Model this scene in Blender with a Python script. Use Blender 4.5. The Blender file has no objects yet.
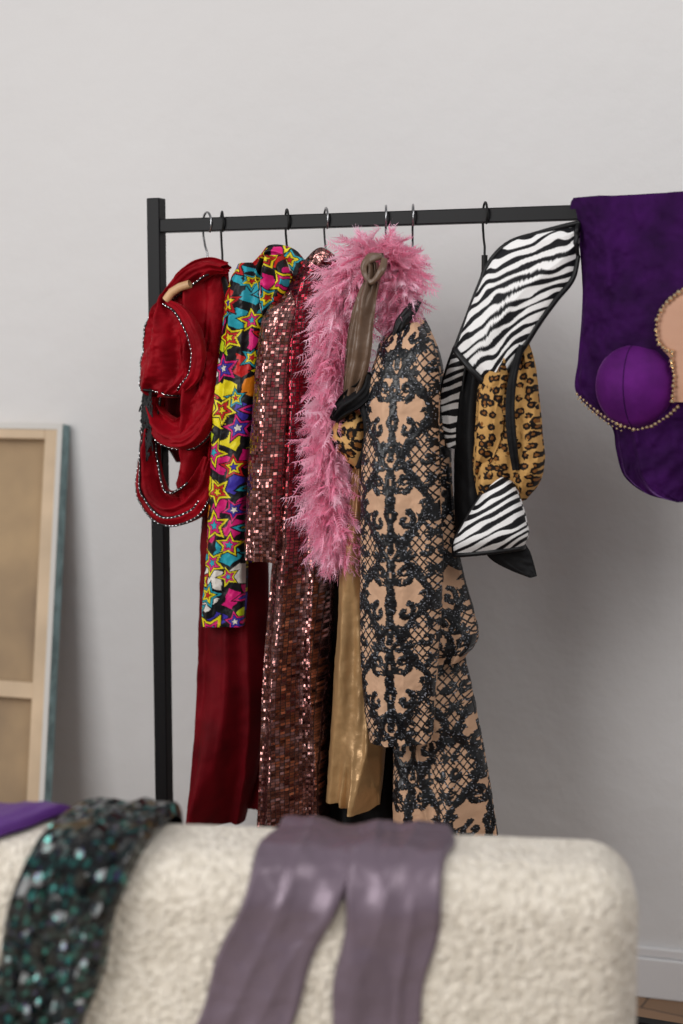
import bpy, bmesh, math, random
import numpy as np
random.seed(7); np.random.seed(7)
sc=bpy.context.scene
sc.view_settings.view_transform='Standard'

# ------------------------------------------------------------ frames
FOC=1500.; TH=math.atan(170/1500.); CH=1.40
cT,sT=math.cos(TH),math.sin(TH)
CAM=np.array([0,0,CH])
def ray(x,y):
    x=np.asarray(x,float); y=np.asarray(y,float)
    X=(x-341.5)/FOC; U=(512-y)/FOC
    return np.stack([X,cT+U*sT,-sT+U*cT],-1)
class Plane:
    def __init__(s,O,t):
        s.O=np.array(O,float); l=math.hypot(1,t)
        s.e=np.array([1,-t,0])/l; s.n=np.array([-t,-1,0])/l
    def tr(s,x,y,w=0.):
        d=ray(x,y); k=((s.O-CAM)@s.n+np.asarray(w))/(d@s.n)
        return CAM+d*k[...,None]
    def loc(s,u,w,z):
        u=np.asarray(u,float);w=np.asarray(w,float);z=np.asarray(z,float)
        u,w,z=np.broadcast_arrays(u,w,z)
        return s.O+u[...,None]*s.e+w[...,None]*s.n+z[...,None]*np.array([0,0,1.])
rack=Plane((-0.364,2.995,0),0.40)
wall=Plane((0.66,3.10,0),0.28)
sofa=Plane((0.388,1.86,0),0.12)

# ------------------------------------------------------------ noise
def _h(ix,iy,s): 
    v=np.sin(ix*127.1+iy*311.7+s*74.7)*43758.5453
    return v-np.floor(v)
def vn(x,y,s=0):
    ix=np.floor(x);iy=np.floor(y);fx=x-ix;fy=y-iy
    fx=fx*fx*(3-2*fx);fy=fy*fy*(3-2*fy)
    return (_h(ix,iy,s)*(1-fx)+_h(ix+1,iy,s)*fx)*(1-fy)+(_h(ix,iy+1,s)*(1-fx)+_h(ix+1,iy+1,s)*fx)*fy
def fbm(x,y,s=0,o=3):
    r=0;a=.5
    for i in range(o): r=r+a*vn(x*2**i,y*2**i,s+i*3.3);a*=.5
    return r
def ridge(x,y,s=0): return 1-2*np.abs(2*vn(x,y,s)-1)

# ------------------------------------------------------------ materials
def newmat(name):
    m=bpy.data.materials.new(name);m.use_nodes=True
    nt=m.node_tree;b=nt.nodes['Principled BSDF'];return m,nt,b
def sset(b,**k):
    for n,v in k.items():
        n=n.replace('_',' ')
        if n in b.inputs: b.inputs[n].default_value=v
def noise_bump(nt,b,scale,strength,dist=0.002,coord='Object',detail=4):
    tc=nt.nodes.new('ShaderNodeTexCoord');no=nt.nodes.new('ShaderNodeTexNoise')
    no.inputs['Scale'].default_value=scale;no.inputs['Detail'].default_value=detail
    bu=nt.nodes.new('ShaderNodeBump');bu.inputs['Strength'].default_value=strength;bu.inputs['Distance'].default_value=dist
    nt.links.new(tc.outputs[coord],no.inputs['Vector']);nt.links.new(no.outputs['Fac'],bu.inputs['Height'])
    nt.links.new(bu.outputs['Normal'],b.inputs['Normal']);return tc,no,bu
def simple(name,col,rough=.5,metal=0,bump=None,var=None,**k):
    m,nt,b=newmat(name);sset(b,Base_Color=(*col,1),Roughness=rough,Metallic=metal,**k)
    if bump:
        tc,no,bu=noise_bump(nt,b,*bump)
    if var:
        tc=nt.nodes.new('ShaderNodeTexCoord');no=nt.nodes.new('ShaderNodeTexNoise');no.inputs['Scale'].default_value=var[0];no.inputs['Detail'].default_value=5
        r=nt.nodes.new('ShaderNodeValToRGB');r.color_ramp.elements[0].position=.3;r.color_ramp.elements[1].position=.7
        r.color_ramp.elements[0].color=(*[c*(1-var[1]) for c in col],1);r.color_ramp.elements[1].color=(*[min(1,c*(1+var[1])) for c in col],1)
        nt.links.new(tc.outputs['Object'],no.inputs['Vector']);nt.links.new(no.outputs['Fac'],r.inputs['Fac']);nt.links.new(r.outputs['Color'],b.inputs['Base Color'])
    return m
def velvet(name,col,tint,rough=.75,sh=.18,sr=.3,var=.35):
    m=simple(name,col,rough,0,(500,.35,.0015),(14,var))
    b=m.node_tree.nodes['Principled BSDF'];sset(b,Sheen_Weight=sh,Sheen_Roughness=sr,Sheen_Tint=(*tint,1),Specular_IOR_Level=.12);return m
def attrmat(name,r0=.7,r1=.7,metal=0,bump=(600,.15,.001),spec=.5,sheen=0):
    m,nt,b=newmat(name)
    a=nt.nodes.new('ShaderNodeAttribute');a.attribute_name='Col'
    nt.links.new(a.outputs['Color'],b.inputs['Base Color'])
    k=nt.nodes.new('ShaderNodeAttribute');k.attribute_name='msk'
    mr=nt.nodes.new('ShaderNodeMapRange');mr.inputs['To Min'].default_value=r0;mr.inputs['To Max'].default_value=r1
    nt.links.new(k.outputs['Fac'],mr.inputs['Value']);nt.links.new(mr.outputs['Result'],b.inputs['Roughness'])
    noise_bump(nt,b,*bump);sset(b,Metallic=metal,Sheen_Weight=sheen,Specular_IOR_Level=spec);return m
def sequin(name,size,disc,tilt,metal=1.,rough=.22,back=(.02,.005,.006),rand=.12,lo=.45,hi=1.35,coat=0):
    m,nt,b=newmat(name);N=nt.nodes.new;L=nt.links.new
    a=N('ShaderNodeAttribute');a.attribute_name='pat'
    v=N('ShaderNodeTexVoronoi');v.voronoi_dimensions='2D';v.inputs['Scale'].default_value=1/size
    v.inputs['Randomness'].default_value=rand
    v.distance='EUCLIDEAN' if disc else 'CHEBYCHEV'
    L(a.outputs['Vector'],v.inputs['Vector'])
    r=N('ShaderNodeValToRGB');r.color_ramp.elements[0].position=.36;r.color_ramp.elements[1].position=.44
    r.color_ramp.elements[0].color=(1,1,1,1);r.color_ramp.elements[1].color=(0,0,0,1)
    L(v.outputs['Distance'],r.inputs['Fac'])
    c=N('ShaderNodeAttribute');c.attribute_name='Col'
    hv=N('ShaderNodeSeparateColor');L(v.outputs['Color'],hv.inputs['Color'])
    mr=N('ShaderNodeMapRange');mr.inputs['To Min'].default_value=lo;mr.inputs['To Max'].default_value=hi
    L(hv.outputs['Red'],mr.inputs['Value'])
    mu=N('ShaderNodeVectorMath');mu.operation='SCALE';L(c.outputs['Color'],mu.inputs[0]);L(mr.outputs['Result'],mu.inputs['Scale'])
    mx=N('ShaderNodeMix');mx.data_type='RGBA';mx.inputs[6].default_value=(*back,1)
    L(r.outputs['Color'],mx.inputs['Factor']);L(mu.outputs['Vector'],mx.inputs[7]);L(mx.outputs[2],b.inputs['Base Color'])
    sb=N('ShaderNodeVectorMath');sb.operation='SUBTRACT';sb.inputs[1].default_value=(.5,.5,.5);L(v.outputs['Color'],sb.inputs[0])
    s2=N('ShaderNodeVectorMath');s2.operation='SCALE';s2.inputs['Scale'].default_value=tilt;L(sb.outputs['Vector'],s2.inputs[0])
    g=N('ShaderNodeNewGeometry');ad=N('ShaderNodeVectorMath');ad.operation='ADD'
    L(g.outputs['Normal'],ad.inputs[0]);L(s2.outputs['Vector'],ad.inputs[1])
    nn=N('ShaderNodeVectorMath');nn.operation='NORMALIZE';L(ad.outputs['Vector'],nn.inputs[0]);L(nn.outputs['Vector'],b.inputs['Normal'])
    mt=N('ShaderNodeMath');mt.operation='MULTIPLY';mt.inputs[1].default_value=metal;L(r.outputs['Color'],mt.inputs[0])
    L(mt.outputs[0],b.inputs['Metallic']);sset(b,Roughness=rough)
    if coat:
        sset(b,Coat_Roughness=.05,Coat_IOR=1.8);L(nn.outputs['Vector'],b.inputs['Coat Normal'])
        cm=N('ShaderNodeMath');cm.operation='MULTIPLY';cm.inputs[1].default_value=coat;L(r.outputs['Color'],cm.inputs[0]);L(cm.outputs[0],b.inputs['Coat Weight'])
    return m

m_red=velvet('red_velvet',(.235,.0015,.007),(1,.22,.20),.6,.40,.22)
m_redd=velvet('dark_red_velvet',(.115,.0015,.005),(.8,.12,.1),.7,.20,.25)
m_pur=velvet('purple_velvet',(.026,.002,.048),(.55,.25,.85),.8,.65,.25,.5)
m_pur2=velvet('bright_purple_velvet',(.085,.007,.125),(.70,.32,.85),.7,.6,.25,.4)
m_black=simple('black_cloth',(.006,.006,.007),.65,0,(300,.3,.001),None,Specular_IOR_Level=.2)
m_trim=simple('black_trim',(.005,.005,.006),.45,0,None,None,Specular_IOR_Level=.3)
m_steel=simple('powder_coated_black_steel',(.004,.004,.005),.45,0,(900,.05,.0005),None,Specular_IOR_Level=.2)
m_chrome=simple('hanger_wire',(.30,.30,.31),.25,1)
m_hblack=simple('hanger_black',(.008,.008,.008),.5,0,None,None,Specular_IOR_Level=.2)
m_hwood=simple('hanger_wood',(.55,.33,.17),.5,0,None,(20,.2))
m_gem=simple('rhinestone',(.80,.78,.80),.10,.9)
m_gold=simple('gold_stud',(.90,.70,.45),.18,1)
m_star=attrmat('star_print_satin',.45,.45,spec=.3)
m_lace=attrmat('lace_on_nude',.75,.22,0,(900,.2,.001),spec=.42)
m_zebra=attrmat('zebra_print',.6,.6,spec=.2)
m_leo=attrmat('leopard_print',.75,.75,spec=.2)
m_seq=sequin('rose_sequins',.0056,False,.62)
m_teal=sequin('teal_sequins',.0120,True,1.2,metal=.85,rough=.15,back=(.0006,.0012,.0015),rand=.7,lo=0,hi=1.2,coat=.55)
m_goldsatin=simple('gold_satin',(.47,.285,.13),.32,.35,(25,.3,.01),(7,.15))
m_taupe=simple('taupe_satin',(.13,.078,.050),.40,0,(30,.2,.008))
m_nude=simple('nude_mesh',(.48,.26,.17),.6,0,(700,.3,.001))
m_lav=simple('lavender_satin',(.165,.122,.158),.38,.3,(14,.25,.008),(6,.12))
m_purcloth=simple('purple_satin',(.095,.020,.20),.45,0,(20,.3,.01))

# ------------------------------------------------------------ object helpers
def empty(name):
    o=bpy.data.objects.new(name,None);sc.collection.objects.link(o);return o
def link(o,parent=None,mat=None):
    sc.collection.objects.link(o)
    if parent: o.parent=parent
    if mat: o.data.materials.append(mat)
    return o
def meshobj(name,V,Fq,mat,parent=None,smooth=True,attrs=None):
    me=bpy.data.meshes.new(name);V=np.asarray(V,np.float32);Fq=np.asarray(Fq,np.int32)
    k=Fq.shape[1]
    me.vertices.add(len(V));me.vertices.foreach_set('co',V.ravel())
    me.loops.add(Fq.size);me.loops.foreach_set('vertex_index',Fq.ravel())
    me.polygons.add(len(Fq));me.polygons.foreach_set('loop_start',np.arange(0,Fq.size,k,dtype=np.int32))
    me.polygons.foreach_set('loop_total',np.full(len(Fq),k,np.int32))
    me.update(calc_edges=True)
    me.polygons.foreach_set('use_smooth',np.full(len(Fq),smooth,bool))
    if attrs:
        for n,(t,d) in attrs.items():
            a=me.attributes.new(n,t,'POINT');d=np.asarray(d,np.float32)
            if t=='FLOAT_COLOR':
                d=np.concatenate([d,np.ones((len(d),1),np.float32)],1);a.data.foreach_set('color',d.ravel())
            elif t=='FLOAT_VECTOR': a.data.foreach_set('vector',d.ravel())
            else: a.data.foreach_set('value',d.ravel())
    me.validate();o=bpy.data.objects.new(name,me);return link(o,parent,mat)
def hermite(rows,m):
    r=np.array(rows,float);c=r[:,:4];d=np.sqrt(((c[1:]-c[:-1])**2).sum(1))+1e-6
    t=np.concatenate([[0],np.cumsum(d)]);q=np.linspace(0,t[-1],m)
    sl=(r[1:]-r[:-1])/d[:,None]
    tan=np.zeros_like(r);tan[0]=sl[0];tan[-1]=sl[-1]
    if len(r)>2: tan[1:-1]=.5*(sl[1:]+sl[:-1])
    i=np.clip(np.searchsorted(t,q,side='right')-1,0,len(r)-2);h=d[i];u=((q-t[i])/h)[:,None];h=h[:,None]
    return (2*u**3-3*u**2+1)*r[i]+(u**3-2*u**2+u)*h*tan[i]+(-2*u**3+3*u**2)*r[i+1]+(u**3-u**2)*h*tan[i+1]
def loft(name,rows,mat,parent,ns=64,nv=120,amp=(.003,.008),fr=((2.3,.4,1.),(4.1,1.7,-1.5)),colf=None,disp=0.,plane=rack,wob=.0,seed=0,sq=.8,crinkle=.0015,cut=None):
    """closed cloth tube through cross-sections (left pt, right pt, depth offset, half thickness)"""
    r=hermite(rows,nv);L=plane.tr(r[:,0],r[:,1],r[:,4]);Rr=plane.tr(r[:,2],r[:,3],r[:,4])
    th=np.maximum(r[:,5],.0015)
    Mx=(L+Rr)/2;H=(Rr-L)/2;hw=np.linalg.norm(H,axis=1)
    a=np.linspace(0,2*np.pi,ns,endpoint=False)
    S=-np.cos(a);D=np.sin(a);S=np.sign(S)*np.abs(S)**sq;D=np.sign(D)*np.abs(D)**sq
    v=np.linspace(0,1,nv)
    dl=np.concatenate([[0],np.cumsum(np.linalg.norm(Mx[1:]-Mx[:-1],axis=1))])
    SS=S[None,:]+0*v[:,None];VV=v[:,None]+0*S[None,:]
    f=0
    for i,(k,p,dr) in enumerate(fr):
        ph=k*SS*1.5+p+dr*VV+1.6*fbm(SS*1.5+seed,VV*2+i,seed)
        f=f+(.45*np.sin(ph*1.3)+.8*ridge(SS*k*.9+p+seed+dr*.35*VV,VV*1.7+seed,seed+i))/(1+i*.7)
    am=(amp[0]*(1-VV)+amp[1]*VV)
    f=f*am+ (fbm(SS*hw[:,None]*60+seed*7,dl[:,None]*45+seed,seed+5)-.45)*crinkle*4
    f=f*np.where(D[None,:]>=0,1,-.6)*np.minimum(1,np.abs(D[None,:])*2.5+.0)
    P=Mx[:,None,:]+SS[...,None]*H[:,None,:]+plane.n*((th[:,None]*D[None,:])+f)[...,None]
    if wob: P=P+H[:,None,:]/hw[:,None,None]*((fbm(VV*9,SS*.5,seed+9)-.45)*wob*2*np.abs(SS))[...,None]
    if cut:  # uneven hem
        P[...,2]-=((cut*(vn(SS*3+seed,SS*0+seed,seed)-.5))*VV**6)
    U=SS*hw[:,None]+np.where(D[None,:]<0,.37,0);Vd=dl[:,None]+0*SS
    N=nv*ns;attrs={'pat':('FLOAT_VECTOR',np.stack([U,Vd,0*U],-1).reshape(N,3))}
    msk=np.zeros(N)
    if colf:
        col,msk=colf(U.ravel(),Vd.ravel(),SS.ravel(),VV.ravel());attrs['Col']=('FLOAT_COLOR',col)
        attrs['msk']=('FLOAT',msk)
    if disp:
        nrm=np.cross(np.gradient(P,axis=1),np.gradient(P,axis=0));nrm/=np.linalg.norm(nrm,axis=-1,keepdims=True)+1e-9
        sgn=np.sign((nrm*plane.n).sum(-1)*D[None,:]+1e-9)
        P=P+nrm*(sgn*msk.reshape(nv,ns)*disp)[...,None]
    idx=np.arange(N).reshape(nv,ns);nx=np.roll(idx,-1,1)
    Fq=np.stack([idx[:-1],idx[1:],nx[1:],nx[:-1]],-1).reshape(-1,4)
    meshobj(name,P.reshape(-1,3),Fq,mat,parent,True,attrs)
    return P,S
def ribrows(path):
    p=np.array(path,float)  # x,y,width,w,th
    t=np.gradient(p[:,:2],axis=0);t/=np.linalg.norm(t,axis=1,keepdims=True)
    n=np.stack([t[:,1],-t[:,0]],1)
    l=p[:,:2]-n*p[:,2:3]/2;r=p[:,:2]+n*p[:,2:3]/2
    return np.concatenate([l,r,p[:,3:5]],1)
ICO=None
def ico():
    global ICO
    if ICO is None:
        bm=bmesh.new();bmesh.ops.create_icosphere(bm,subdivisions=1,radius=1)
        ICO=(np.array([v.co[:] for v in bm.verts]),np.array([[v.index for v in f.verts] for f in bm.faces]));bm.free()
    return ICO
def gems(name,pts,r,mat,parent):
    V,Fa=ico();pts=np.asarray(pts)
    rs=r*(.75+.5*np.random.rand(len(pts)))
    VV=(pts[:,None,:]+V[None]*rs[:,None,None]).reshape(-1,3)
    FF=(Fa[None]+(np.arange(len(pts))*len(V))[:,None,None]).reshape(-1,3)
    meshobj(name,VV,FF,mat,parent,False)
def edge_line(P,S,s):
    h=len(S)//2;j=int(np.argmin(np.abs(S[:h]-s)));return P[:,j]
def resamp(a,step):
    d=np.concatenate([[0],np.cumsum(np.linalg.norm(a[1:]-a[:-1],axis=1))])
    q=np.arange(0,d[-1],step);return np.stack([np.interp(q,d,a[:,k]) for k in range(3)],1)
def tube(name,pts,r,mat,parent,cyc=False):
    cu=bpy.data.curves.new(name,'CURVE');cu.dimensions='3D';cu.bevel_depth=r;cu.bevel_resolution=3
    s=cu.splines.new('POLY');s.points.add(len(pts)-1)
    for i,p in enumerate(pts): s.points[i].co=(*[float(c) for c in p[:3]],1)
    s.use_cyclic_u=cyc;o=bpy.data.objects.new(name,cu);return link(o,parent,mat)
def box(name,fn,u0,u1,w0,w1,z0,z1,mat,parent=None,bev=.002,seg=2,sub=0):
    bm=bmesh.new();vs=[bm.verts.new(fn(u,w,z)) for u in (u0,u1) for w in (w0,w1) for z in (z0,z1)]
    for f in ((0,1,3,2),(4,6,7,5),(0,4,5,1),(2,3,7,6),(0,2,6,4),(1,5,7,3)): bm.faces.new([vs[i] for i in f])
    bmesh.ops.recalc_face_normals(bm,faces=bm.faces)
    if bev: bmesh.ops.bevel(bm,geom=bm.edges[:],offset=bev,segments=seg,profile=.5,affect='EDGES')
    me=bpy.data.meshes.new(name);bm.to_mesh(me);bm.free()
    for p in me.polygons:p.use_smooth=bev>.01
    return link(bpy.data.objects.new(name,me),parent,mat)
def fr_of(pl): return lambda u,w,z: tuple(pl.loc(u,w,z))

# ------------------------------------------------------------ room
m_wall,nt,b=newmat('painted_plaster');sset(b,Roughness=.9,Specular_IOR_Level=.2)
tc,no,bu=noise_bump(nt,b,14,.3,.014,'Object',8)
n2=nt.nodes.new('ShaderNodeTexNoise');n2.inputs['Scale'].default_value=1.6;n2.inputs['Detail'].default_value=4
r=nt.nodes.new('ShaderNodeValToRGB');r.color_ramp.elements[0].color=(.660,.650,.650,1);r.color_ramp.elements[1].color=(.71,.700,.700,1)
nt.links.new(tc.outputs['Object'],n2.inputs['Vector']);nt.links.new(n2.outputs['Fac'],r.inputs['Fac']);nt.links.new(r.outputs['Color'],b.inputs['Base Color'])
box('wall_back',fr_of(wall),-4.2,2.2,-.12,0,0,3.2,m_wall,None,0)
m_base=simple('white_gloss_paint',(.70,.69,.70),.4)
bb=empty('baseboard_back')
box('board',fr_of(wall),-4.2,2.2,0.0005,.018,0,.088,m_base,bb,.003)
box('cap_moulding',fr_of(wall),-4.2,2.2,0.0005,.011,.088,.11,m_base,bb,.004)
m_floor,nt,b=newmat('oak_planks');sset(b,Roughness=.45)
tc=nt.nodes.new('ShaderNodeTexCoord');mp=nt.nodes.new('ShaderNodeMapping');mp.inputs['Rotation'].default_value=(0,0,.5)
br=nt.nodes.new('ShaderNodeTexBrick');br.inputs['Scale'].default_value=1;br.inputs['Brick Width'].default_value=.9;br.inputs['Row Height'].default_value=.09
br.inputs['Mortar Size'].default_value=.002;br.inputs['Color1'].default_value=(.30,.17,.09,1);br.inputs['Color2'].default_value=(.20,.11,.055,1);br.inputs['Mortar'].default_value=(.03,.015,.01,1)
nt.links.new(tc.outputs['Object'],mp.inputs['Vector']);nt.links.new(mp.outputs['Vector'],br.inputs['Vector']);nt.links.new(br.outputs['Color'],b.inputs['Base Color'])
box('floor',lambda u,w,z:(u,w,z),-5,3.5,-2,5,-.05,0,m_floor,None,0)

# ------------------------------------------------------------ clothing rack
rk=empty('clothing_rack');rf=fr_of(rack)
BZ=1.626
box('post_1',rf,-.014,.014,-.014,.014,.03,1.680,m_steel,rk)
box('post_2',rf,1.385,1.413,-.014,.014,.03,1.680,m_steel,rk)
box('top_bar',rf,.014,1.385,-.013,.013,BZ-.013,BZ+.013,m_steel,rk)
box('lower_bar',rf,.014,1.385,-.013,.013,.135,.165,m_steel,rk)
for i,u in enumerate((0,1.4)):
    box('foot_%d'%i,rf,u-.015,u+.015,-.22,.22,.0,.03,m_steel,rk)

# ------------------------------------------------------------ hangers
def u_at(x):
    p=rack.tr(np.array([float(x)]),np.array([218.]),0.)[0];return float((p-rack.O)@rack.e)
def hanger(x,mat,drop=.10,half=.10,ang=.5,lean=0.,wood=False):
    u0=u_at(x);h=empty('clothes_hanger');ca,sa=math.cos(ang),math.sin(ang)
    pts=[]
    for k in range(15):
        t=math.radians(-50+230*k/14.);rr=.023
        pts.append((rr*math.cos(t),BZ+.002+rr*math.sin(t)*.95))
    pts+= [(-.021,BZ-.02),(-.012,BZ-.04),(0,BZ-.055),(0,BZ-drop)]
    P=[rack.loc(u0+d*sa*.9+ (BZ-z)*lean,d*ca,z) for d,z in pts]
    tube('hook',P,.0022,m_chrome if mat is not m_hblack else m_hblack,h)
    zt=BZ-drop
    sh=[]
    for k in range(-8,9):
        q=k/8.;sh.append(rack.loc(u0+q*half*sa+(BZ-zt)*lean,q*half*ca,zt-.045*abs(q)**1.4))
    tube('shoulders',sh,.006 if not wood else .009,mat,h)
    tube('hook_collar',[rack.loc(u0+(BZ-zt)*lean,0,zt+.03),rack.loc(u0+(BZ-zt)*lean,0,zt-.003)],.0055,mat,h)
    return h
hanger(207,m_chrome,.11,.04,.9,0,False)
hanger(222,m_hblack,.10,.07,.6,0)
hanger(287,m_hblack,.09,.07,.6,.02)
hanger(326,m_chrome,.09,.05,.6,0)
hanger(386,m_hwood,.09,.05,.4,0,False)
hanger(413,m_chrome,.20,.05,.4,0)
hanger(485,m_hblack,.10,.03,.5,0)

# ------------------------------------------------------------ red velvet costume
rc=empty('red_velvet_costume')
gm=[];trims=[]
def edge(P,S,s,rng=(0,1)):
    l=edge_line(P,S,s);l=l[int(rng[0]*len(l)):int(rng[1]*len(l))];trims.append(l);gm.append(resamp(l,.0085)+rack.n*.0022)
loft('skirt',[(208,400,246,400,-.02,.03),(207,500,262,500,-.02,.04),(205,600,267,600,-.02,.045),(203,700,267,700,-.02,.05),(198,770,256,770,-.02,.05),(192,824,242,822,-.02,.05)],m_redd,rc,120,160,(.018,.042),((1.2,.3,.8),(2.3,1.2,-1.)),seed=1,wob=.004,cut=.01)
loft('skirt_inner',[(235,560,268,560,-.06,.02),(238,700,269,700,-.06,.02),(236,800,268,809,-.06,.03)],m_redd,rc,60,60,(.004,.01),seed=2)
loft('body',[(196,268,226,262,.01,.02),(190,285,229,282,.01,.035),(191,330,229,330,.01,.04),(188,400,225,400,.01,.045),(187,460,218,460,.01,.04),(188,500,214,500,.01,.035),(192,516,212,514,.01,.01)],m_red,rc,110,140,(.022,.028),((1.6,.8,1.2),(3.0,2,-2)),seed=3,crinkle=.004)
loft('back_panel',[(164,300,200,300,-.01,.01),(158,350,200,350,-.01,.015),(158,400,200,400,-.01,.015),(164,440,200,440,-.01,.012),(176,462,200,462,-.01,.006)],m_redd,rc,60,60,(.006,.006),seed=9)
P,S=loft('shoulder_roll',ribrows([(227,268,12,.03,.01),(212,266,18,.045,.014),(196,272,22,.055,.018),(182,284,20,.06,.016),(168,298,14,.06,.01)]),m_red,rc,80,80,(.009,.010),seed=4,crinkle=.003)
edge(P,S,.9,(.25,1))
P,S=loft('cup',[(163,297,180,291,.05,.012),(155,310,190,302,.055,.022),(151,330,197,324,.06,.028),(147,352,201,350,.06,.032),(143,372,200,378,.06,.030),(143,387,184,396,.06,.018),(150,394,172,398,.06,.005)],m_red,rc,160,160,(.014,.022),((1.8,.8,2.6),(3.2,2,-3)),seed=14,crinkle=.005)
edge(P,S,-.96)
hem=P[-16,:len(S)//2:3];trims.append(hem);gm.append(resamp(hem,.0085)+rack.n*.003)
P,S=loft('neckline_fold',ribrows([(166,302,7,.085,.005),(180,310,10,.095,.009),(192,328,14,.100,.012),(198,352,14,.095,.012),(194,376,12,.09,.010),(180,393,7,.08,.006)]),m_red,rc,60,110,(.004,.004),seed=15,crinkle=.002)
edge(P,S,-.75)
P,S=loft('waist_swag',ribrows([(150,393,10,.05,.008),(156,414,18,.06,.014),(168,430,28,.065,.018),(187,434,34,.065,.02),(206,414,34,.06,.02),(217,388,26,.05,.016),(220,352,16,.04,.01)]),m_red,rc,110,140,(.013,.013),((1.8,.4,2.6),(3.1,1,-3)),seed=5,crinkle=.004)
edge(P,S,-.93,(0,.7))
P,S=loft('leg_opening',ribrows([(158,396,12,.05,.008),(152,425,16,.055,.012),(150,462,20,.06,.015),(154,494,28,.06,.018),(170,508,36,.06,.018),(190,504,34,.055,.016),(206,486,26,.05,.012),(214,458,18,.04,.008)]),m_red,rc,110,160,(.012,.018),((1.8,.4,2.6),(3.1,1,-3)),seed=6,crinkle=.004)
edge(P,S,-.93);edge(P,S,-.45,(.1,.8));edge(P,S,.93,(.0,.85))
for i,l in enumerate(trims): tube('beaded_edge_%d'%i,l[::3],.0026,m_trim,rc)
gems('rhinestones',np.concatenate(gm),.0012,m_gem,rc)
sp=[]
for i in range(40):
    x=random.uniform(205,214);y=random.uniform(540,760);sp.append(rack.tr(np.array(x),np.array(y),.028))
gems('skirt_stones',np.array(sp),.0015,m_gem,rc)
cu=bpy.data.curves.new('bead_fringe','CURVE');cu.dimensions='3D';cu.bevel_depth=.0014
for i in range(80):
    y0=random.uniform(388,446);x0=random.uniform(143,152)
    s=cu.splines.new('POLY');s.points.add(4)
    for k in range(5):
        p=rack.tr(np.array(x0+random.uniform(-1,1)*k*.8-k*.4),np.array(y0+k*random.uniform(2.5,5)),.085);s.points[k].co=(*map(float,p),1)
link(bpy.data.objects.new('bead_fringe',cu),rc,m_trim)
tube('hanger_arm',[rack.tr(np.array(a),np.array(c),.09) for a,c in ((166.,300.),(172.,292.),(180.,287.),(190.,284.))],.008,m_hwood,rc)

# ------------------------------------------------------------ star print dress
PAL=np.array([(.74,.62,.01),(.62,.01,.16),(.02,.33,.42),(.50,.012,.012),(.045,.03,.34),(.75,.22,.01),(.45,.55,.01),(.72,.68,.62)])
BG=np.array([1,7,0,4,5,7,6,0,1,3,2,7])
def starcol(U,V,S,VV,o=0.):
    U=U+o;V=V+o*1.7
    c=.040;x=(U*.8+V*.35)/c+fbm(U*30,V*30,1)*1.0;y=(V*.9-U*.4)/c*.8
    ix=np.floor(x);yy=y+.5*ix;iy=np.floor(yy);k=BG[(_h(ix,iy,2.)*12).astype(int)%12]
    col=PAL[k].copy()
    ex=np.minimum(x-ix,1-(x-ix));ey=np.minimum(yy-iy,1-(yy-iy))
    col[np.minimum(ex,ey)<.15]=(.005,.005,.007)
    g=.072
    for lay in range(2):
        X=U/g+lay*.5+.2;Y=V/g+lay*.5
        for dx in (-1,0,1):
            for dy in (-1,0,1):
                ix=np.floor(X)+dx;iy=np.floor(Y)+dy
                cx=ix+.5+(_h(ix,iy,5+lay)-.5)*.3;cy=iy+.5+(_h(ix,iy,8+lay)-.5)*.3
                px=X-cx;py=Y-cy;rad=(.46 if lay else .38)*(.8+.4*_h(ix,iy,3+lay))
                rr=np.hypot(px,py)/rad;an=np.arctan2(px,-py)+_h(ix,iy,11.+lay)*1.2
                a=np.abs((an+np.pi/5)%(2*np.pi/5)-np.pi/5)
                ir=.48;tx,ty=ir*math.cos(math.pi/5),ir*math.sin(math.pi/5)
                rho=ty/(np.sin(a)*(1-tx)+ty*np.cos(a))
                q=rr/rho;kk=(_h(ix,iy,21.+lay)*5).astype(int)%5
                c1=np.array([0,3,7,2,4])[kk];c2=np.array([3,0,4,1,0])[kk];c3=np.array([0,2,1,0,3])[kk]
                for lim,cc in ((1.06,-1),(.90,c3),(.68,-1),(.58,c2),(.34,-1),(.26,c1)):
                    m=q<lim
                    if isinstance(cc,int): col[m]=(.005,.005,.007)
                    else: col[m]=PAL[cc[m]]
    return col,np.zeros(len(U))
sc1=lambda *a:starcol(*a,o=.31)
st=empty('star_print_dress')
loft('sleeve',[(238,264,262,262,.03,.01),(230,285,268,282,.05,.03),(224,340,263,340,.055,.03),(218,400,256,400,.06,.03),(214,470,248,470,.065,.03),(211,540,246,540,.065,.03),(207,600,245,600,.065,.028),(205,624,243,626,.065,.025)],m_star,st,260,620,(.008,.010),((1.3,.4,2.),(2.1,1.2,-2)),starcol,seed=11,sq=.75,crinkle=.0022)
loft('body',[(264,254,300,256,.01,.015),(250,275,307,272,.0,.05),(250,320,305,310,.0,.05),(252,400,290,400,.0,.05),(246,500,272,500,.0,.04),(246,560,264,560,.0,.03)],m_star,st,240,420,(.010,.010),((2.5,.4,2.),(4.9,1.2,-2)),sc1,seed=12)
loft('collar',ribrows([(262,262,10,.055,.012),(272,252,14,.06,.012),(290,256,16,.06,.012),(300,270,16,.055,.012),(304,292,12,.05,.01)]),m_star,st,120,120,(.006,.007),((2.5,.4,2.),),sc1,seed=13,crinkle=.003)
loft('gathered_front',[(262,258,284,254,.075,.01),(258,280,290,276,.08,.02),(262,310,282,304,.075,.015),(266,326,276,322,.07,.006)],m_star,st,160,140,(.012,.012),((2.5,.4,2.),(3.4,1,1)),sc1,seed=17,crinkle=.003)

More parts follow.
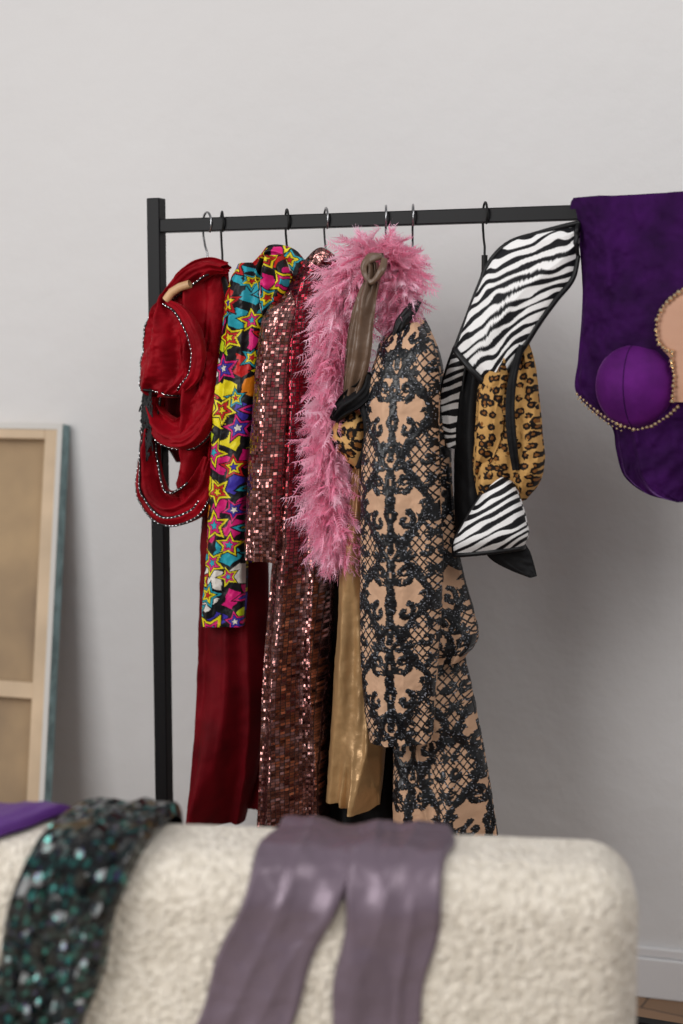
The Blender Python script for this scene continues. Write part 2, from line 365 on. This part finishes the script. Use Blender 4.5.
# ------------------------------------------------------------ rose sequin dress
def seqcol(U,V,S,VV):
    w=np.clip(fbm(U*12,V*7,4)*1.6-.3,0,1)[:,None]
    a=np.array([.34,.09,.085]);c=np.array([.74,.40,.36]);return a*(1-w)+c*w,np.zeros(len(U))
def seqcrim(U,V,S,VV):
    k=np.clip((VV-.34)*6,0,1)[:,None];c,m=seqcol(U,V,S,VV)
    cr=np.array([.33,.025,.045])+0*c;return cr*(1-k)+c*.8*k,m
sq_=empty('rose_sequin_dress')
loft('body',[(300,262,333,256,.02,.015),(286,290,338,280,.03,.04),(280,350,334,345,.03,.05),(284,430,330,430,.03,.05),(280,520,328,520,.03,.055),(274,580,330,580,.03,.06),(268,660,328,660,.03,.065),(265,740,327,740,.03,.065),(263,828,326,829,.03,.07)],m_seq,sq_,150,300,(.014,.030),((1.3,.3,.6),(2.4,1.2,-.6)),seqcrim,seed=21,cut=.01)
loft('sleeve',[(286,292,304,284,.06,.012),(268,310,300,308,.085,.028),(258,360,292,360,.095,.032),(252,420,290,420,.10,.034),(248,480,289,480,.10,.034),(247,530,287,530,.10,.034),(248,556,284,562,.10,.032)],m_seq,sq_,110,200,(.008,.012),((1.3,.3,1.),(2.1,1.,-1)),seqcol,seed=22)
loft('collar',ribrows([(303,284,18,.055,.012),(312,268,20,.06,.014),(324,256,18,.06,.014),(334,262,12,.05,.01)]),m_seq,sq_,60,60,(.002,.002),((2,.4,1),),seqcrim,seed=23)

# ------------------------------------------------------------ black dress between
bd=empty('black_dress')
loft('body',[(326,470,352,470,-.05,.02),(318,600,362,600,-.05,.03),(316,720,400,720,-.05,.04),(318,800,404,800,-.05,.045),(320,826,404,828,-.05,.05)],m_black,bd,90,90,(.006,.016),seed=31)

# ------------------------------------------------------------ gold satin dress with bra top
gd=empty('gold_satin_dress')
loft('skirt',[(352,440,372,430,.055,.015),(350,480,374,480,.055,.02),(346,540,376,540,.055,.025),(342,600,378,600,.05,.03),(337,680,382,680,.045,.035),(332,750,384,750,.04,.04),(328,796,380,806,.04,.045)],m_goldsatin,gd,140,180,(.014,.034),((1.2,.9,.5),(2.4,.2,-.8)),seed=41,wob=.003,cut=.02)
loft('halter_strap',ribrows([(373,262,8,.125,.006),(373,276,12,.125,.007),(367,298,19,.13,.008),(362,325,23,.13,.01),(359,350,25,.13,.012),(355,376,22,.125,.01),(350,405,14,.115,.008)]),m_taupe,gd,70,110,(.009,.009),seed=42)
loft('halter_tie',ribrows([(383,256,6,.12,.005),(371,258,10,.135,.007),(364,268,7,.14,.006),(371,282,6,.14,.005),(382,270,7,.14,.005),(385,258,6,.125,.005)]),m_taupe,gd,30,80,(.001,.001),seed=43)
def leo(U,V,S,VV,base=(.52,.29,.095),cs=.017):
    X=U/cs;Y=V/cs;best=np.full(len(U),9.)
    for dx in (-1,0,1):
        for dy in (-1,0,1):
            ix=np.floor(X)+dx;iy=np.floor(Y)+dy
            cx=ix+.5+(_h(ix,iy,5.)-.5)*.7;cy=iy+.5+(_h(ix,iy,9.)-.5)*.7
            d=np.hypot((X-cx)*(.85+.4*_h(ix,iy,2.)),(Y-cy)*(.85+.4*_h(ix,iy,7.)))
            m=d<best;best[m]=d[m]
    n=fbm(U*230,V*230,3);q=best+(n-.45)*.32
    col=np.tile(np.array(base),(len(U),1))*(.85+.35*fbm(U*30,V*30,6)[:,None])
    inn=q<.22;col[inn]=(.22,.085,.02)
    rg=(q>.16)&(q<.42)&(vn(U*150,V*150,8)>.25);col[rg]=(.009,.006,.005)
    return col,np.zeros(len(U))
goldleo=lambda U,V,S,VV:leo(U,V,S,VV,(.62,.36,.13),.026)
P,S=loft('bra_cup',[(348,408,356,408,.09,.006),(338,420,364,416,.095,.022),(333,434,366,432,.095,.03),(337,448,366,448,.095,.026),(346,460,362,462,.09,.015),(352,468,358,469,.09,.004)],m_leo,gd,160,120,(.001,.001),((1,.4,0),),goldleo,seed=44)
loft('cup_trim',ribrows([(334,420,10,.125,.006),(343,408,18,.13,.008),(355,398,22,.13,.008),(366,388,18,.12,.008),(372,374,10,.11,.006)]),m_black,gd,50,60,(.010,.010),seed=45)
loft('cup_trim_lower',ribrows([(362,404,6,.125,.005),(367,425,6,.125,.005),(365,448,6,.12,.005),(358,468,5,.11,.004)]),m_black,gd,24,40,(.001,.001),seed=46)

# ------------------------------------------------------------ lace coat
def strokes():
    L=[]
    def spiral(cx,cy,r0,r1,a0,a1,w0,w1,n=20):
        for i in range(n):
            t=i/(n-1);r=r0+(r1-r0)*t;a=a0+(a1-a0)*t
            L.append((i>0,cx+r*math.cos(a),cy+r*math.sin(a),w0+(w1-w0)*t))
    def path(*p):
        for i,q in enumerate(p):L.append((i>0,*q))
    def leaf(x,y,a,l,w):
        c,s=math.cos(a),math.sin(a);path((x,y,.03),(x+c*l*.5,y+s*l*.5,w),(x+c*l,y+s*l,.018))
    n=28  # ogee band
    for i in range(n+1):
        y=2*i/n;L.append((i>0,.58+.30*math.cos(math.pi*y),y,.095+.025*math.sin(math.pi*y*3)))
    for i in range(9):
        y=.12+i*.22;x=.58+.30*math.cos(math.pi*y);leaf(x,y,-.4 if i%2 else 2.6,.27,.060)
        leaf(x,y,.9,.24,.05);leaf(x,y,-2.4,.20,.045)
    spiral(.35,.36,.20,.05,-1.2,3.8,.075,.065)
    spiral(.30,1.52,.21,.06,1.4,-3.4,.08,.065)
    spiral(.84,1.0,.14,.04,2.6,-2.0,.065,.05)
    path((0,.02,.12),(.09,.20,.08),(.03,.42,.06),(0,.62,.10))
    path((0,.62,.10),(.16,.80,.09),(.22,1.0,.075),(.10,1.18,.055),(0,1.26,.09))
    path((0,.82,.07),(.02,1.02,.07))
    for k in range(5): leaf(.03,.66,.15+k*.33,.28,.040)
    for k in range(5): leaf(.02,1.74,-1.4+k*.36,.27,.040)
    for k in range(4): leaf(1.,.62,2.2+k*.5,.22,.04);leaf(1.,1.42,2.2+k*.5,.22,.04)
    path((.0,1.30,.10),(.07,1.48,.06),(.03,1.7,.06),(0,1.95,.13))
    path((.98,.02,.11),(.90,.16,.07),(.98,.30,.09))
    path((.16,1.22,.05),(.36,1.18,.08),(.46,1.06,.05))
    return L
STK=strokes()
def lacecol(U,V,S,VV,tw=.070,off=0.,tilt=0.):
    U2=U+off+tilt*V
    x=np.abs((U2/tw+1)%2-1);y=(V/tw*.86)%2
    x=x+(vn(U*120,V*120,3)-.5)*.05;y=y+(vn(U*120,V*120,5)-.5)*.05
    best=np.full(len(U),9.);prev=None
    for c,px,py,w in STK:
        if c:
            ax,ay,aw=prev;dx,dy=px-ax,py-ay;ll=dx*dx+dy*dy+1e-9
            t=np.clip(((x-ax)*dx+(y-ay)*dy)/ll,0,1)
            d=np.hypot(x-ax-t*dx,y-ay-t*dy)-(aw+(w-aw)*t);best=np.minimum(best,d)
        prev=(px,py,w)
    best=best+(vn(U*420,V*420,15)-.5)*.03
    og=.58+.30*np.cos(np.pi*y)
    k=76.;net=np.minimum(np.abs(((U2+V*.75)*k)%1-.5),np.abs(((U2-V*.75)*k)%1-.5))
    isnet=(net<.125)&(x>og)&(best>.0)
    blk=(best<0)|isnet
    base=np.array([.58,.355,.225])*(.88+.25*fbm(U*50,V*50,2)[:,None])
    col=base.copy();sp=vn(U*600,V*600,4)[:,None]
    dk=np.array([.004,.0045,.006])+ (sp>.86)*np.array([.26,.27,.31])  # pale specks: bead glints painted into the black
    col[blk]=dk[blk]
    m=np.where(best<0,np.clip(-best/.06,0,1)*.65+.35*vn(U*300,V*300,9),0);m=np.where(isnet,.25,m)
    return col,m
lc=empty('lace_evening_coat')
loft('body',[(392,318,424,318,.02,.02),(380,350,436,348,.02,.05),(376,420,446,418,.02,.055),(378,500,452,500,.02,.06),(382,580,462,575,.02,.06),(390,620,472,612,.02,.055),(396,650,476,640,.02,.05),(398,666,462,660,.02,.05)],m_lace,lc,360,560,(.010,.018),((1.5,.3,.8),(2.7,1.2,-1.)),lambda *a:lacecol(*a,off=.02,tilt=-.1),disp=.0014,seed=51)
loft('train',[(396,640,462,640,-.01,.05),(398,700,472,700,-.01,.055),(400,770,486,765,-.01,.06),(400,829,497,835,-.01,.065)],m_lace,lc,380,340,(.016,.032),((1.5,.9,.6),(2.6,.2,-1.)),lambda *a:lacecol(*a,off=.0,tilt=.15),disp=.0014,seed=52,wob=.003,cut=.01)
P,S=loft('sleeve',[(398,326,418,322,.07,.012),(382,346,430,340,.09,.03),(372,375,438,372,.10,.042),(367,430,438,430,.105,.045),(364,500,440,500,.11,.046),(363,580,442,580,.11,.046),(364,650,438,650,.11,.044),(368,705,434,705,.11,.04),(373,738,431,742,.11,.036)],m_lace,lc,440,960,(.007,.012),((1.1,.3,.7),(1.9,1.2,-1.)),lambda *a:lacecol(*a),disp=.0016,seed=53)
loft('collar',ribrows([(396,336,8,.09,.008),(402,322,12,.09,.01),(410,312,12,.08,.01),(418,300,8,.06,.008)]),m_trim,lc,50,50,(.002,.002),seed=54)

# ------------------------------------------------------------ feather boa
fb=empty('feather_boa')
m_f,nt,b=newmat('pink_feather')
a=nt.nodes.new('ShaderNodeAttribute');a.attribute_name='Col';nt.links.new(a.outputs['Color'],b.inputs['Base Color'])
sset(b,Roughness=.9,Specular_IOR_Level=.05,Sheen_Weight=.25)
tb=nt.nodes.new('ShaderNodeBsdfTranslucent');nt.links.new(a.outputs['Color'],tb.inputs['Color'])
ms=nt.nodes.new('ShaderNodeMixShader');ms.inputs[0].default_value=.42
nt.links.new(b.outputs[0],ms.inputs[1]);nt.links.new(tb.outputs[0],ms.inputs[2]);nt.links.new(ms.outputs[0],nt.nodes['Material Output'].inputs['Surface'])
ctrl=[(394,318,.05,14),(400,300,.05,23),(400,276,.05,28),(392,260,.05,31),(376,253,.05,32),(362,260,.06,36),(350,277,.065,38),(343,300,.07,35),(339,330,.075,31),(338,365,.08,29),(334,395,.085,31),(330,425,.085,30),(329,455,.085,31),(331,485,.085,33),(334,512,.085,33),(338,535,.085,29),(343,550,.085,20)]
C=np.array(ctrl,float);q=np.linspace(0,len(C)-1,400)
Ci=np.stack([np.interp(q,np.arange(len(C)),C[:,k]) for k in range(4)],1)
Pc=rack.tr(Ci[:,0],Ci[:,1],Ci[:,2]);rad=Ci[:,3]/520.
Tn=np.gradient(Pc,axis=0);Tn/=np.linalg.norm(Tn,axis=1,keepdims=True)
rng=np.random.RandomState(3)
down=np.array([0,0,-1.]);VA=[];CA=[]
nb=22;tt=np.linspace(.04,1,nb)
for i in range(2900):
    k=rng.randint(0,400);B=Pc[k];T=Tn[k]
    rv=rng.randn(3);rv-=T*(rv@T);rv/=np.linalg.norm(rv)
    d=rv*.9+T*rng.uniform(-.1,.5)*(1 if k>120 else rng.choice([-1,1]))+down*rng.uniform(.0,1.);d/=np.linalg.norm(d)
    Lf=rad[k]*rng.uniform(.5,1.12);sd=np.cross(d,rack.n*.9+rng.randn(3)*.6);sd/=np.linalg.norm(sd)
    cv=np.cross(sd,d);W=rng.uniform(.007,.0135);curl=rng.uniform(-.7,.7);tone=rng.uniform(.0,1)
    side=rng.uniform(-.6,.6)
    col=np.array([.95,.33,.51])*(1-tone)+np.array([1.0,.68,.80])*tone
    if rng.rand()<.06: col=col*np.array([.8,.65,.7])
    t=tt[:,None]
    R=B+d*Lf*t+cv*curl*Lf*t*t+sd*side*Lf*t*t+down*Lf*.3*t*t     # rachis points
    pr=W*(np.sin(np.pi*np.minimum(1,t*.72+.16))**.6)
    cc=col*(.82+.28*t)
    for sg in (-1,1):
        l1=pr*rng.uniform(.6,1.15,(nb,1));fw=Lf*rng.uniform(.12,.32,(nb,1));cvj=cv*rng.uniform(-.003,.003,(nb,1))
        midp=R+sg*sd*l1*.62+d*fw*.35
        tip=R+sg*sd*l1+d*fw+cvj+down*fw*.15
        hb=d*Lf/nb*.85
        VA.append(np.stack([R-hb*.6,R+hb*.6,midp+hb*.55,midp-hb*.55],1));CA.append(np.stack([cc*.94]*4,1))
        VA.append(np.stack([midp-hb*.55,midp+hb*.55,tip+hb*.16,tip-hb*.16],1));CA.append(np.stack([cc,cc,cc*1.08,cc*1.08],1))
VV_=np.concatenate(VA).reshape(-1,3);CC_=np.concatenate(CA).reshape(-1,3)
meshobj('feathers',VV_,np.arange(len(VV_)).reshape(-1,4),m_f,fb,False,{'Col':('FLOAT_COLOR',np.clip(CC_,0,1))})
tube('cord',Pc[::6],.008,simple('pink_cord',(.8,.25,.45),.8),fb)

# ------------------------------------------------------------ zebra / leopard costume
def zeb(U,V,S,VV,ang=.5,per=.0165):
    c,s=math.cos(ang),math.sin(ang);x=U*c+V*s;y=-U*s+V*c
    ph=2*np.pi*x/per+12.*(fbm(x*28,y*20,3,2)-.4)+9.*(vn(U*9,V*9,7)-.5)
    v=np.sin(ph)+(vn(y*30,x*40,4)-.5)*1.5
    col=np.where((v>-.02)[:,None],np.array([.82,.81,.81]),np.array([.007,.007,.009]))
    return col,np.zeros(len(U))
zb=empty('zebra_leopard_costume')
P,S=loft('collar_panel',[(579,223,578,256,.03,.008),(562,227,573,278,.045,.014),(537,234,556,300,.06,.018),(510,243,540,322,.07,.02),(492,260,526,344,.075,.02),(479,288,511,366,.08,.02),(467,320,500,382,.08,.014),(456,349,491,388,.08,.008)],m_zebra,zb,380,420,(.007,.008),((1.2,.2,1.),),lambda *a:zeb(*a,ang=.35),seed=61,sq=.7,crinkle=.0006)
h=len(S)//2;nn_=rack.n*.004
tube('panel_trim_lower',P[::4,h]+nn_,.0056,m_trim,zb);tube('panel_trim_upper',P[::4,0]+nn_,.0048,m_trim,zb);tube('panel_trim_end',P[-1,:h+1:6]+nn_,.0056,m_trim,zb);tube('panel_trim_top',P[0,:h+1:6]+nn_,.0045,m_trim,zb)
P,S=loft('collar_back',[(456,346,470,345,.03,.008),(448,368,466,368,.03,.012),(442,392,463,392,.03,.014),(441,420,461,424,.03,.012),(447,446,460,450,.03,.008)],m_zebra,zb,160,260,(.003,.003),((1.2,.2,1.),),lambda *a:zeb(*a,ang=1.2),seed=62,crinkle=.0006)
tube('collar_back_trim',P[::5,0]+nn_,.0035,m_trim,zb);tube('collar_back_trim_2',P[::5,80]+nn_,.0035,m_trim,zb)
loft('leopard_body',[(500,342,524,332,.03,.02),(492,360,532,352,.04,.035),(482,390,537,388,.045,.045),(474,430,541,430,.045,.045),(474,465,543,462,.045,.04),(480,490,538,484,.04,.03),(490,505,526,500,.035,.015)],m_leo,zb,340,280,(.018,.022),((1.6,.3,2.),(2.9,.9,-2.)),lambda *a:leo(*a),seed=63,crinkle=.003)
loft('leopard_fold',ribrows([(497,372,22,.09,.012),(492,400,26,.09,.014),(490,430,26,.09,.014),(486,455,18,.085,.012),(480,475,8,.08,.006)]),m_leo,zb,200,160,(.008,.008),((1.6,.3,2.),),lambda *a:leo(*a),seed=69)
loft('fold_shade_strip',ribrows([(522,345,6,.085,.005),(514,372,8,.098,.006),(510,405,9,.10,.006),(512,440,9,.10,.006),(516,470,7,.09,.006)]),m_black,zb,40,80,(.002,.002),seed=64)  # black strip standing in for the shade of a fold in the leopard cloth
loft('black_lining',[(466,352,496,352,.015,.01),(462,385,492,385,.02,.02),(457,430,496,430,.02,.03),(455,480,505,490,.02,.03),(456,535,505,530,.02,.02)],m_black,zb,60,60,(.004,.006),seed=65)
P,S=loft('cuff',[(499,474,505,474,.06,.008),(488,488,514,484,.07,.028),(476,505,521,503,.075,.036),(464,525,526,522,.075,.04),(455,542,528,536,.075,.038),(455,556,522,549,.07,.02)],m_zebra,zb,300,240,(.003,.003),((1.2,.2,1.),),lambda *a:zeb(*a,ang=1.1),seed=66,crinkle=.0006)
tube('cuff_trim',P[-6],.0050,m_trim,zb,True)
tube('cuff_edge',P[::6,0]+nn_,.0042,m_trim,zb)
loft('point',[(482,548,524,542,.05,.012),(492,560,530,552,.05,.01),(512,571,534,564,.05,.007),(530,578,537,576,.05,.003)],m_black,zb,50,50,(.002,.002),seed=68)

# ------------------------------------------------------------ purple velvet bodice
pb=empty('purple_velvet_bodice')
P,S=loft('front',[(573,198,812,186,.022,.012),(575,206,812,194,.026,.014),(582,250,808,242,.03,.02),(582,310,806,306,.03,.024),(578,360,810,360,.03,.026),(576,392,812,392,.03,.026),(596,414,796,412,.03,.024),(612,428,782,428,.03,.022),(616,450,778,450,.03,.022),(624,476,768,476,.03,.02),(645,493,745,493,.03,.014),(672,501,712,501,.03,.006)],m_pur,pb,260,220,(.014,.014),((2.2,.9,1.),(4.1,.2,-1.)),seed=71,crinkle=.004)
loft('back_flap',[(573,198,812,186,-.024,.008),(580,250,808,242,-.03,.012),(584,320,806,320,-.03,.012),(588,380,800,380,-.03,.01)],m_pur,pb,160,90,(.004,.006),seed=72)
U0,U1=u_at(574),u_at(812);nu=60;na=12;VV=[];FF=[]
for i in range(nu):
    u=U0+(U1-U0)*i/(nu-1)
    for j in range(na):
        a=math.pi*j/(na-1);rr=.030+.0015*math.sin(i*.9)
        VV.append(rack.loc(u,rr*math.cos(a),BZ+.004+.020*math.sin(a)**.7))
for i in range(nu-1):
    for j in range(na-1):
        b0=i*na+j;FF.append((b0,b0+1,b0+na+1,b0+na))
meshobj('fold_over_bar',np.array(VV),np.array(FF),m_pur,pb)
def cup(nm,cx,cy,rx,ry,dep,w,mat):
    rows=[]
    for k in range(15):
        t=-.995+1.99*k/14;s=math.sqrt(1-t*t);rows.append((cx-rx*s,cy+ry*t,cx+rx*s,cy+ry*t-3*s,w,dep*s))
    P,S=loft(nm,rows,mat,pb,120,90,(.0,.0),((1,0,0),),seed=73,sq=.95,crinkle=.0006)
    l=P[6:-6,int(np.argmin(np.abs(S[:60]+.15)))];tube(nm+'_seam',l[::4],.0010,m_pur,pb)
cup('cup_1',636,386,40,43,.05,.050,m_pur2);cup('cup_2',752,386,40,43,.05,.050,m_pur2)
def gline(pts,w,step=.013):
    p=np.array(pts,float);return resamp(rack.tr(p[:,0],p[:,1],w),step)
g1=gline([(577,394),(586,402),(597,411),(608,419),(620,425),(636,430),(652,426),(668,416),(680,405)],.080,.0078)
gems('gold_studs',g1,.0036,m_gold,pb)
g2=gline([(578,399),(588,408),(599,417),(612,426),(622,431)],.078,.0085)
gems('gold_studs_row',g2,.0026,m_gold,pb)
loft('nude_insert',[(684,286,700,286,.066,.006),(668,300,716,300,.072,.006),(657,322,727,322,.072,.006),(660,345,724,345,.072,.006),(672,362,712,362,.072,.006),(674,385,710,385,.072,.006),(672,402,712,402,.068,.006)],m_nude,pb,60,60,(.0005,.0005),((1,0,0),),seed=74,crinkle=.0003)
g3=gline([(683,289),(672,297),(663,306),(657,318),(656,330),(658,343),(666,350),(673,352),(671,362),(674,376),(673,390),(672,402)],.082,.0085)
gems('nude_studs',g3,.0042,m_gold,pb)

# ------------------------------------------------------------ stretched canvas (seen from the back)
cv=empty('stretched_canvas')
top=wall.tr(np.array(62.),np.array(430.),.035);uT=float((top-wall.O)@wall.e);zT=float(top[2]);lean=.19
ll=math.hypot(zT,lean)
upv=(np.array([0,0,1.])*zT-wall.n*lean)/ll;nv_=(wall.n*zT+np.array([0,0,1.])*lean)/ll
Oc=wall.O+wall.e*uT+wall.n*(lean+.005);Oc[2]=0.006
cf=lambda u,w,z: tuple(Oc+wall.e*u+nv_*w+upv*z)
m_wood=simple('pale_pine',(.60,.45,.30),.6,0,(60,.1,.002),(9,.12))
m_linen,nt,b=newmat('raw_linen');sset(b,Roughness=.9)
tc=nt.nodes.new('ShaderNodeTexCoord')
n1=nt.nodes.new('ShaderNodeTexNoise');n1.inputs['Scale'].default_value=2.6;n1.inputs['Detail'].default_value=4
rr_=nt.nodes.new('ShaderNodeValToRGB');rr_.color_ramp.elements[0].position=.35;rr_.color_ramp.elements[1].position=.66
rr_.color_ramp.elements[0].color=(.23,.165,.11,1);rr_.color_ramp.elements[1].color=(.50,.35,.20,1)
nt.links.new(tc.outputs['Object'],n1.inputs['Vector']);nt.links.new(n1.outputs['Fac'],rr_.inputs['Fac']);nt.links.new(rr_.outputs['Color'],b.inputs['Base Color'])
n2=nt.nodes.new('ShaderNodeTexNoise');n2.inputs['Scale'].default_value=260;bu=nt.nodes.new('ShaderNodeBump');bu.inputs['Strength'].default_value=.5;bu.inputs['Distance'].default_value=.002
nt.links.new(tc.outputs['Object'],n2.inputs['Vector']);nt.links.new(n2.outputs['Fac'],bu.inputs['Height']);nt.links.new(bu.outputs['Normal'],b.inputs['Normal'])
m_tealp=simple('teal_painted_edge',(.22,.33,.34),.7,0,(80,.3,.003),(25,.45))
m_prim=simple('primed_canvas',(.62,.60,.57),.8,0,(120,.3,.002))
CWd=.85
box('stile_1',cf,-.042,-.002,0,.03,0,ll,m_wood,cv,.002)
box('stile_2',cf,-CWd,-CWd+.04,0,.03,0,ll,m_wood,cv,.002)
box('rail_top',cf,-CWd+.04,-.042,0,.029,ll-.032,ll,m_wood,cv,.002)
box('rail_bottom',cf,-CWd+.04,-.042,0,.029,0,.04,m_wood,cv,.002)
zc=.575
box('crossbar',cf,-CWd+.04,-.042,.002,.026,ll*zc-.11,ll*zc-.073,m_wood,cv,.002)
box('linen',cf,-CWd,0,-.006,-.002,0,ll,m_linen,cv,0)
box('painted_side',cf,-.0015,.003,-.006,.033,-.003,ll+.003,m_tealp,cv,.001)
box('primed_fold',cf,-.010,.003,.0305,.0335,0,ll+.003,m_prim,cv,.001)
box('primed_fold_top',cf,-CWd,.0,.0295,.0325,ll-.010,ll+.004,m_prim,cv,.001)

# ------------------------------------------------------------ sofa
sf=empty('boucle_sofa');SF=fr_of(sofa);HT=.713;TK=.21;SR=.068
m_bou,nt,b=newmat('cream_boucle');sset(b,Roughness=.95,Sheen_Weight=.3)
tc=nt.nodes.new('ShaderNodeTexCoord');vo=nt.nodes.new('ShaderNodeTexVoronoi');vo.inputs['Scale'].default_value=140;vo.feature='SMOOTH_F1'
nz=nt.nodes.new('ShaderNodeTexNoise');nz.inputs['Scale'].default_value=85;nz.inputs['Detail'].default_value=5
mm=nt.nodes.new('ShaderNodeMath');mm.operation='SUBTRACT';bu=nt.nodes.new('ShaderNodeBump');bu.inputs['Strength'].default_value=.85;bu.inputs['Distance'].default_value=.007
nt.links.new(tc.outputs['Object'],vo.inputs['Vector']);nt.links.new(tc.outputs['Object'],nz.inputs['Vector'])
nt.links.new(nz.outputs['Fac'],mm.inputs[0]);nt.links.new(vo.outputs['Distance'],mm.inputs[1]);nt.links.new(mm.outputs[0],bu.inputs['Height']);nt.links.new(bu.outputs['Normal'],b.inputs['Normal'])
rp=nt.nodes.new('ShaderNodeValToRGB');rp.color_ramp.elements[0].position=.35;rp.color_ramp.elements[0].color=(.62,.555,.46,1);rp.color_ramp.elements[1].position=.65;rp.color_ramp.elements[1].color=(.84,.77,.665,1)
nt.links.new(nz.outputs['Fac'],rp.inputs['Fac']);nt.links.new(rp.outputs['Color'],b.inputs['Base Color'])
bk=box('backrest',SF,-1.75,0,-TK,0,.12,HT,m_bou,sf,SR,12)
box('seat_base',SF,-1.75,0,.002,.66,.12,.30,m_bou,sf,.05,6)
box('seat_cushion',SF,-1.73,-.02,.01,.67,.302,.43,m_bou,sf,.05,6)
for i,(u,w) in enumerate(((-.1,-.1),(-1.65,-.1),(-.1,.58),(-1.65,.58))):
    box('leg_%d'%i,SF,u-.02,u+.02,w-.02,w+.02,0,.14,m_hblack,sf,.004)

def prof(p,off):
    """arc length p from top centre of the backrest, + towards the seat side"""
    r=SR+off;half=(TK-2*SR)/2;a=np.abs(p);arc=SR*math.pi/2
    sg=np.sign(p);w=np.where(a<half,a,np.where(a<half+arc,half+r*np.sin(np.clip((a-half)/SR,0,math.pi/2)),half+r))
    z=np.where(a<half,HT+off,np.where(a<half+arc,HT-SR+r*np.cos(np.clip((a-half)/SR,0,math.pi/2)),HT-SR-(a-half-arc)))
    return -TK/2+sg*w,z
def drape(name,rows,mat,parent,off=.010,amp=.006,fr=((1.3,.3,1.),(2.4,1.,-1.)),nu=160,npp=260,colf=None,bulge=0.,seed=0,crump=.006):
    r=np.array(rows,float);p=np.linspace(r[0,0],r[-1,0],npp)
    ql=np.interp(p,r[:,0],r[:,1]);qr=np.interp(p,r[:,0],r[:,2])
    ker=np.ones(15)/15;pad=lambda a:np.convolve(np.pad(a,7,'edge'),ker,'valid');ql,qr=pad(ql),pad(qr)
    s=np.linspace(-1,1,nu);S=s[None,:]+0*p[:,None];PP=p[:,None]+0*S
    f=0
    for i,(k,ph,dr) in enumerate(fr): f=f+(.5+.5*ridge(S*k+ph+dr*PP*2.5+seed,PP*4+seed,seed+i))/(1+i*.7)
    f=f+.35*np.sin(S*2.2+seed+PP*4)
    q0=(ql+qr)[:,None]/2+S*(qr-ql)[:,None]/2
    o=off+amp*f+(fbm(q0*14+PP*11+seed,PP*16-q0*9,seed+3)-.4)*crump+bulge*np.sqrt(np.maximum(0,1-S**2))
    o=np.maximum(o,.006)
    o=np.where(np.abs(S)>.9,o*(1-.6*((np.abs(S)-.9)/.1)**2),o)
    q=q0+ .004*np.sin(PP*40+seed)*np.abs(S)
    w,z=prof(PP,o);P=sofa.loc(q,w,z)
    U=S*(qr-ql)[:,None]/2;attrs={'pat':('FLOAT_VECTOR',np.stack([U,PP,0*U],-1).reshape(-1,3))}
    if colf:
        c,m=colf(U.ravel(),PP.ravel(),S.ravel(),PP.ravel());attrs['Col']=('FLOAT_COLOR',c)
    idx=np.arange(npp*nu).reshape(npp,nu);Fq=np.stack([idx[:-1,:-1],idx[1:,:-1],idx[1:,1:],idx[:-1,1:]],-1).reshape(-1,4)
    o_=meshobj(name,P.reshape(-1,3),Fq,mat,parent,True,attrs)
    md=o_.modifiers.new('thickness','SOLIDIFY');md.thickness=.003;md.offset=-1
    return o_
lg=empty('lavender_satin_leggings')
drape('leg_left',[(-.30,-.51,-.39),(-.05,-.500,-.372),(.02,-.503,-.370),(.08,-.513,-.378),(.12,-.523,-.393),(.20,-.553,-.425),(.30,-.590,-.462),(.50,-.66,-.54)],m_lav,lg,seed=3,amp=.006,crump=.014,off=.006)
drape('leg_right',[(-.30,-.41,-.27),(-.05,-.387,-.252),(.02,-.384,-.250),(.08,-.384,-.254),(.12,-.386,-.260),(.20,-.394,-.272),(.30,-.406,-.290),(.50,-.43,-.32)],m_lav,lg,seed=8,amp=.006,off=.008,crump=.014)
sg=empty('teal_sequin_dress')
def tcol(U,V,S,VV):
    hh=vn(U*200,V*200,2)[:,None]
    c=np.where(hh>.62,np.array([.02,.22,.19]),np.where(hh<.18,np.array([.08,.06,.22]),np.array([.003,.022,.026])))
    return c,np.zeros(len(U))
drape('body',[(-.32,-.79,-.67),(-.05,-.795,-.650),(.02,-.805,-.655),(.12,-.83,-.68),(.22,-.862,-.712),(.30,-.885,-.735),(.5,-.94,-.79)],m_teal,sg,off=.012,amp=.012,bulge=.012,colf=tcol,seed=5,crump=.012)
pc=empty('purple_satin_scarf')
drape('cloth',[(-.25,-.98,-.80),(-.05,-.96,-.812),(.02,-1.0,-.85),(.08,-1.06,-.90),(.3,-1.18,-1.04)],m_purcloth,pc,off=.010,amp=.006,bulge=.006,seed=6)

# ------------------------------------------------------------ light
def area(nm,loc,tgt,sx,sy,pw,col):
    l=bpy.data.lights.new(nm,'AREA');l.shape='RECTANGLE';l.size=sx;l.size_y=sy;l.energy=pw;l.color=col
    o=bpy.data.objects.new(nm,l);sc.collection.objects.link(o);o.location=loc
    from mathutils import Vector
    o.rotation_euler=(Vector(tgt)-Vector(loc)).to_track_quat('-Z','Y').to_euler();return o
area('window_light',(-2.6,.2,2.3),(.3,3.1,1.1),2.2,2.2,94,(1,.985,.965))
area('upper_right_light',(1.0,.6,3.0),(.4,2.9,.9),1.4,1.4,30,(1,.98,.955))  # unseen soft area lamp from the upper right
w=bpy.data.worlds.new('World');sc.world=w;w.use_nodes=True
w.node_tree.nodes['Background'].inputs[0].default_value=(.97,.975,1,1);w.node_tree.nodes['Background'].inputs[1].default_value=.33

# ------------------------------------------------------------ camera
cd=bpy.data.cameras.new('camera');cam=bpy.data.objects.new('camera',cd);sc.collection.objects.link(cam)
cam.location=(0,0,CH);cam.rotation_euler=(math.pi/2-TH,0,0)
cd.sensor_fit='VERTICAL';cd.sensor_height=36;cd.sensor_width=24;cd.lens=36*FOC/1024
cd.dof.use_dof=True;cd.dof.focus_distance=2.76;cd.dof.aperture_fstop=1.5;cd.clip_start=.05
sc.camera=cam
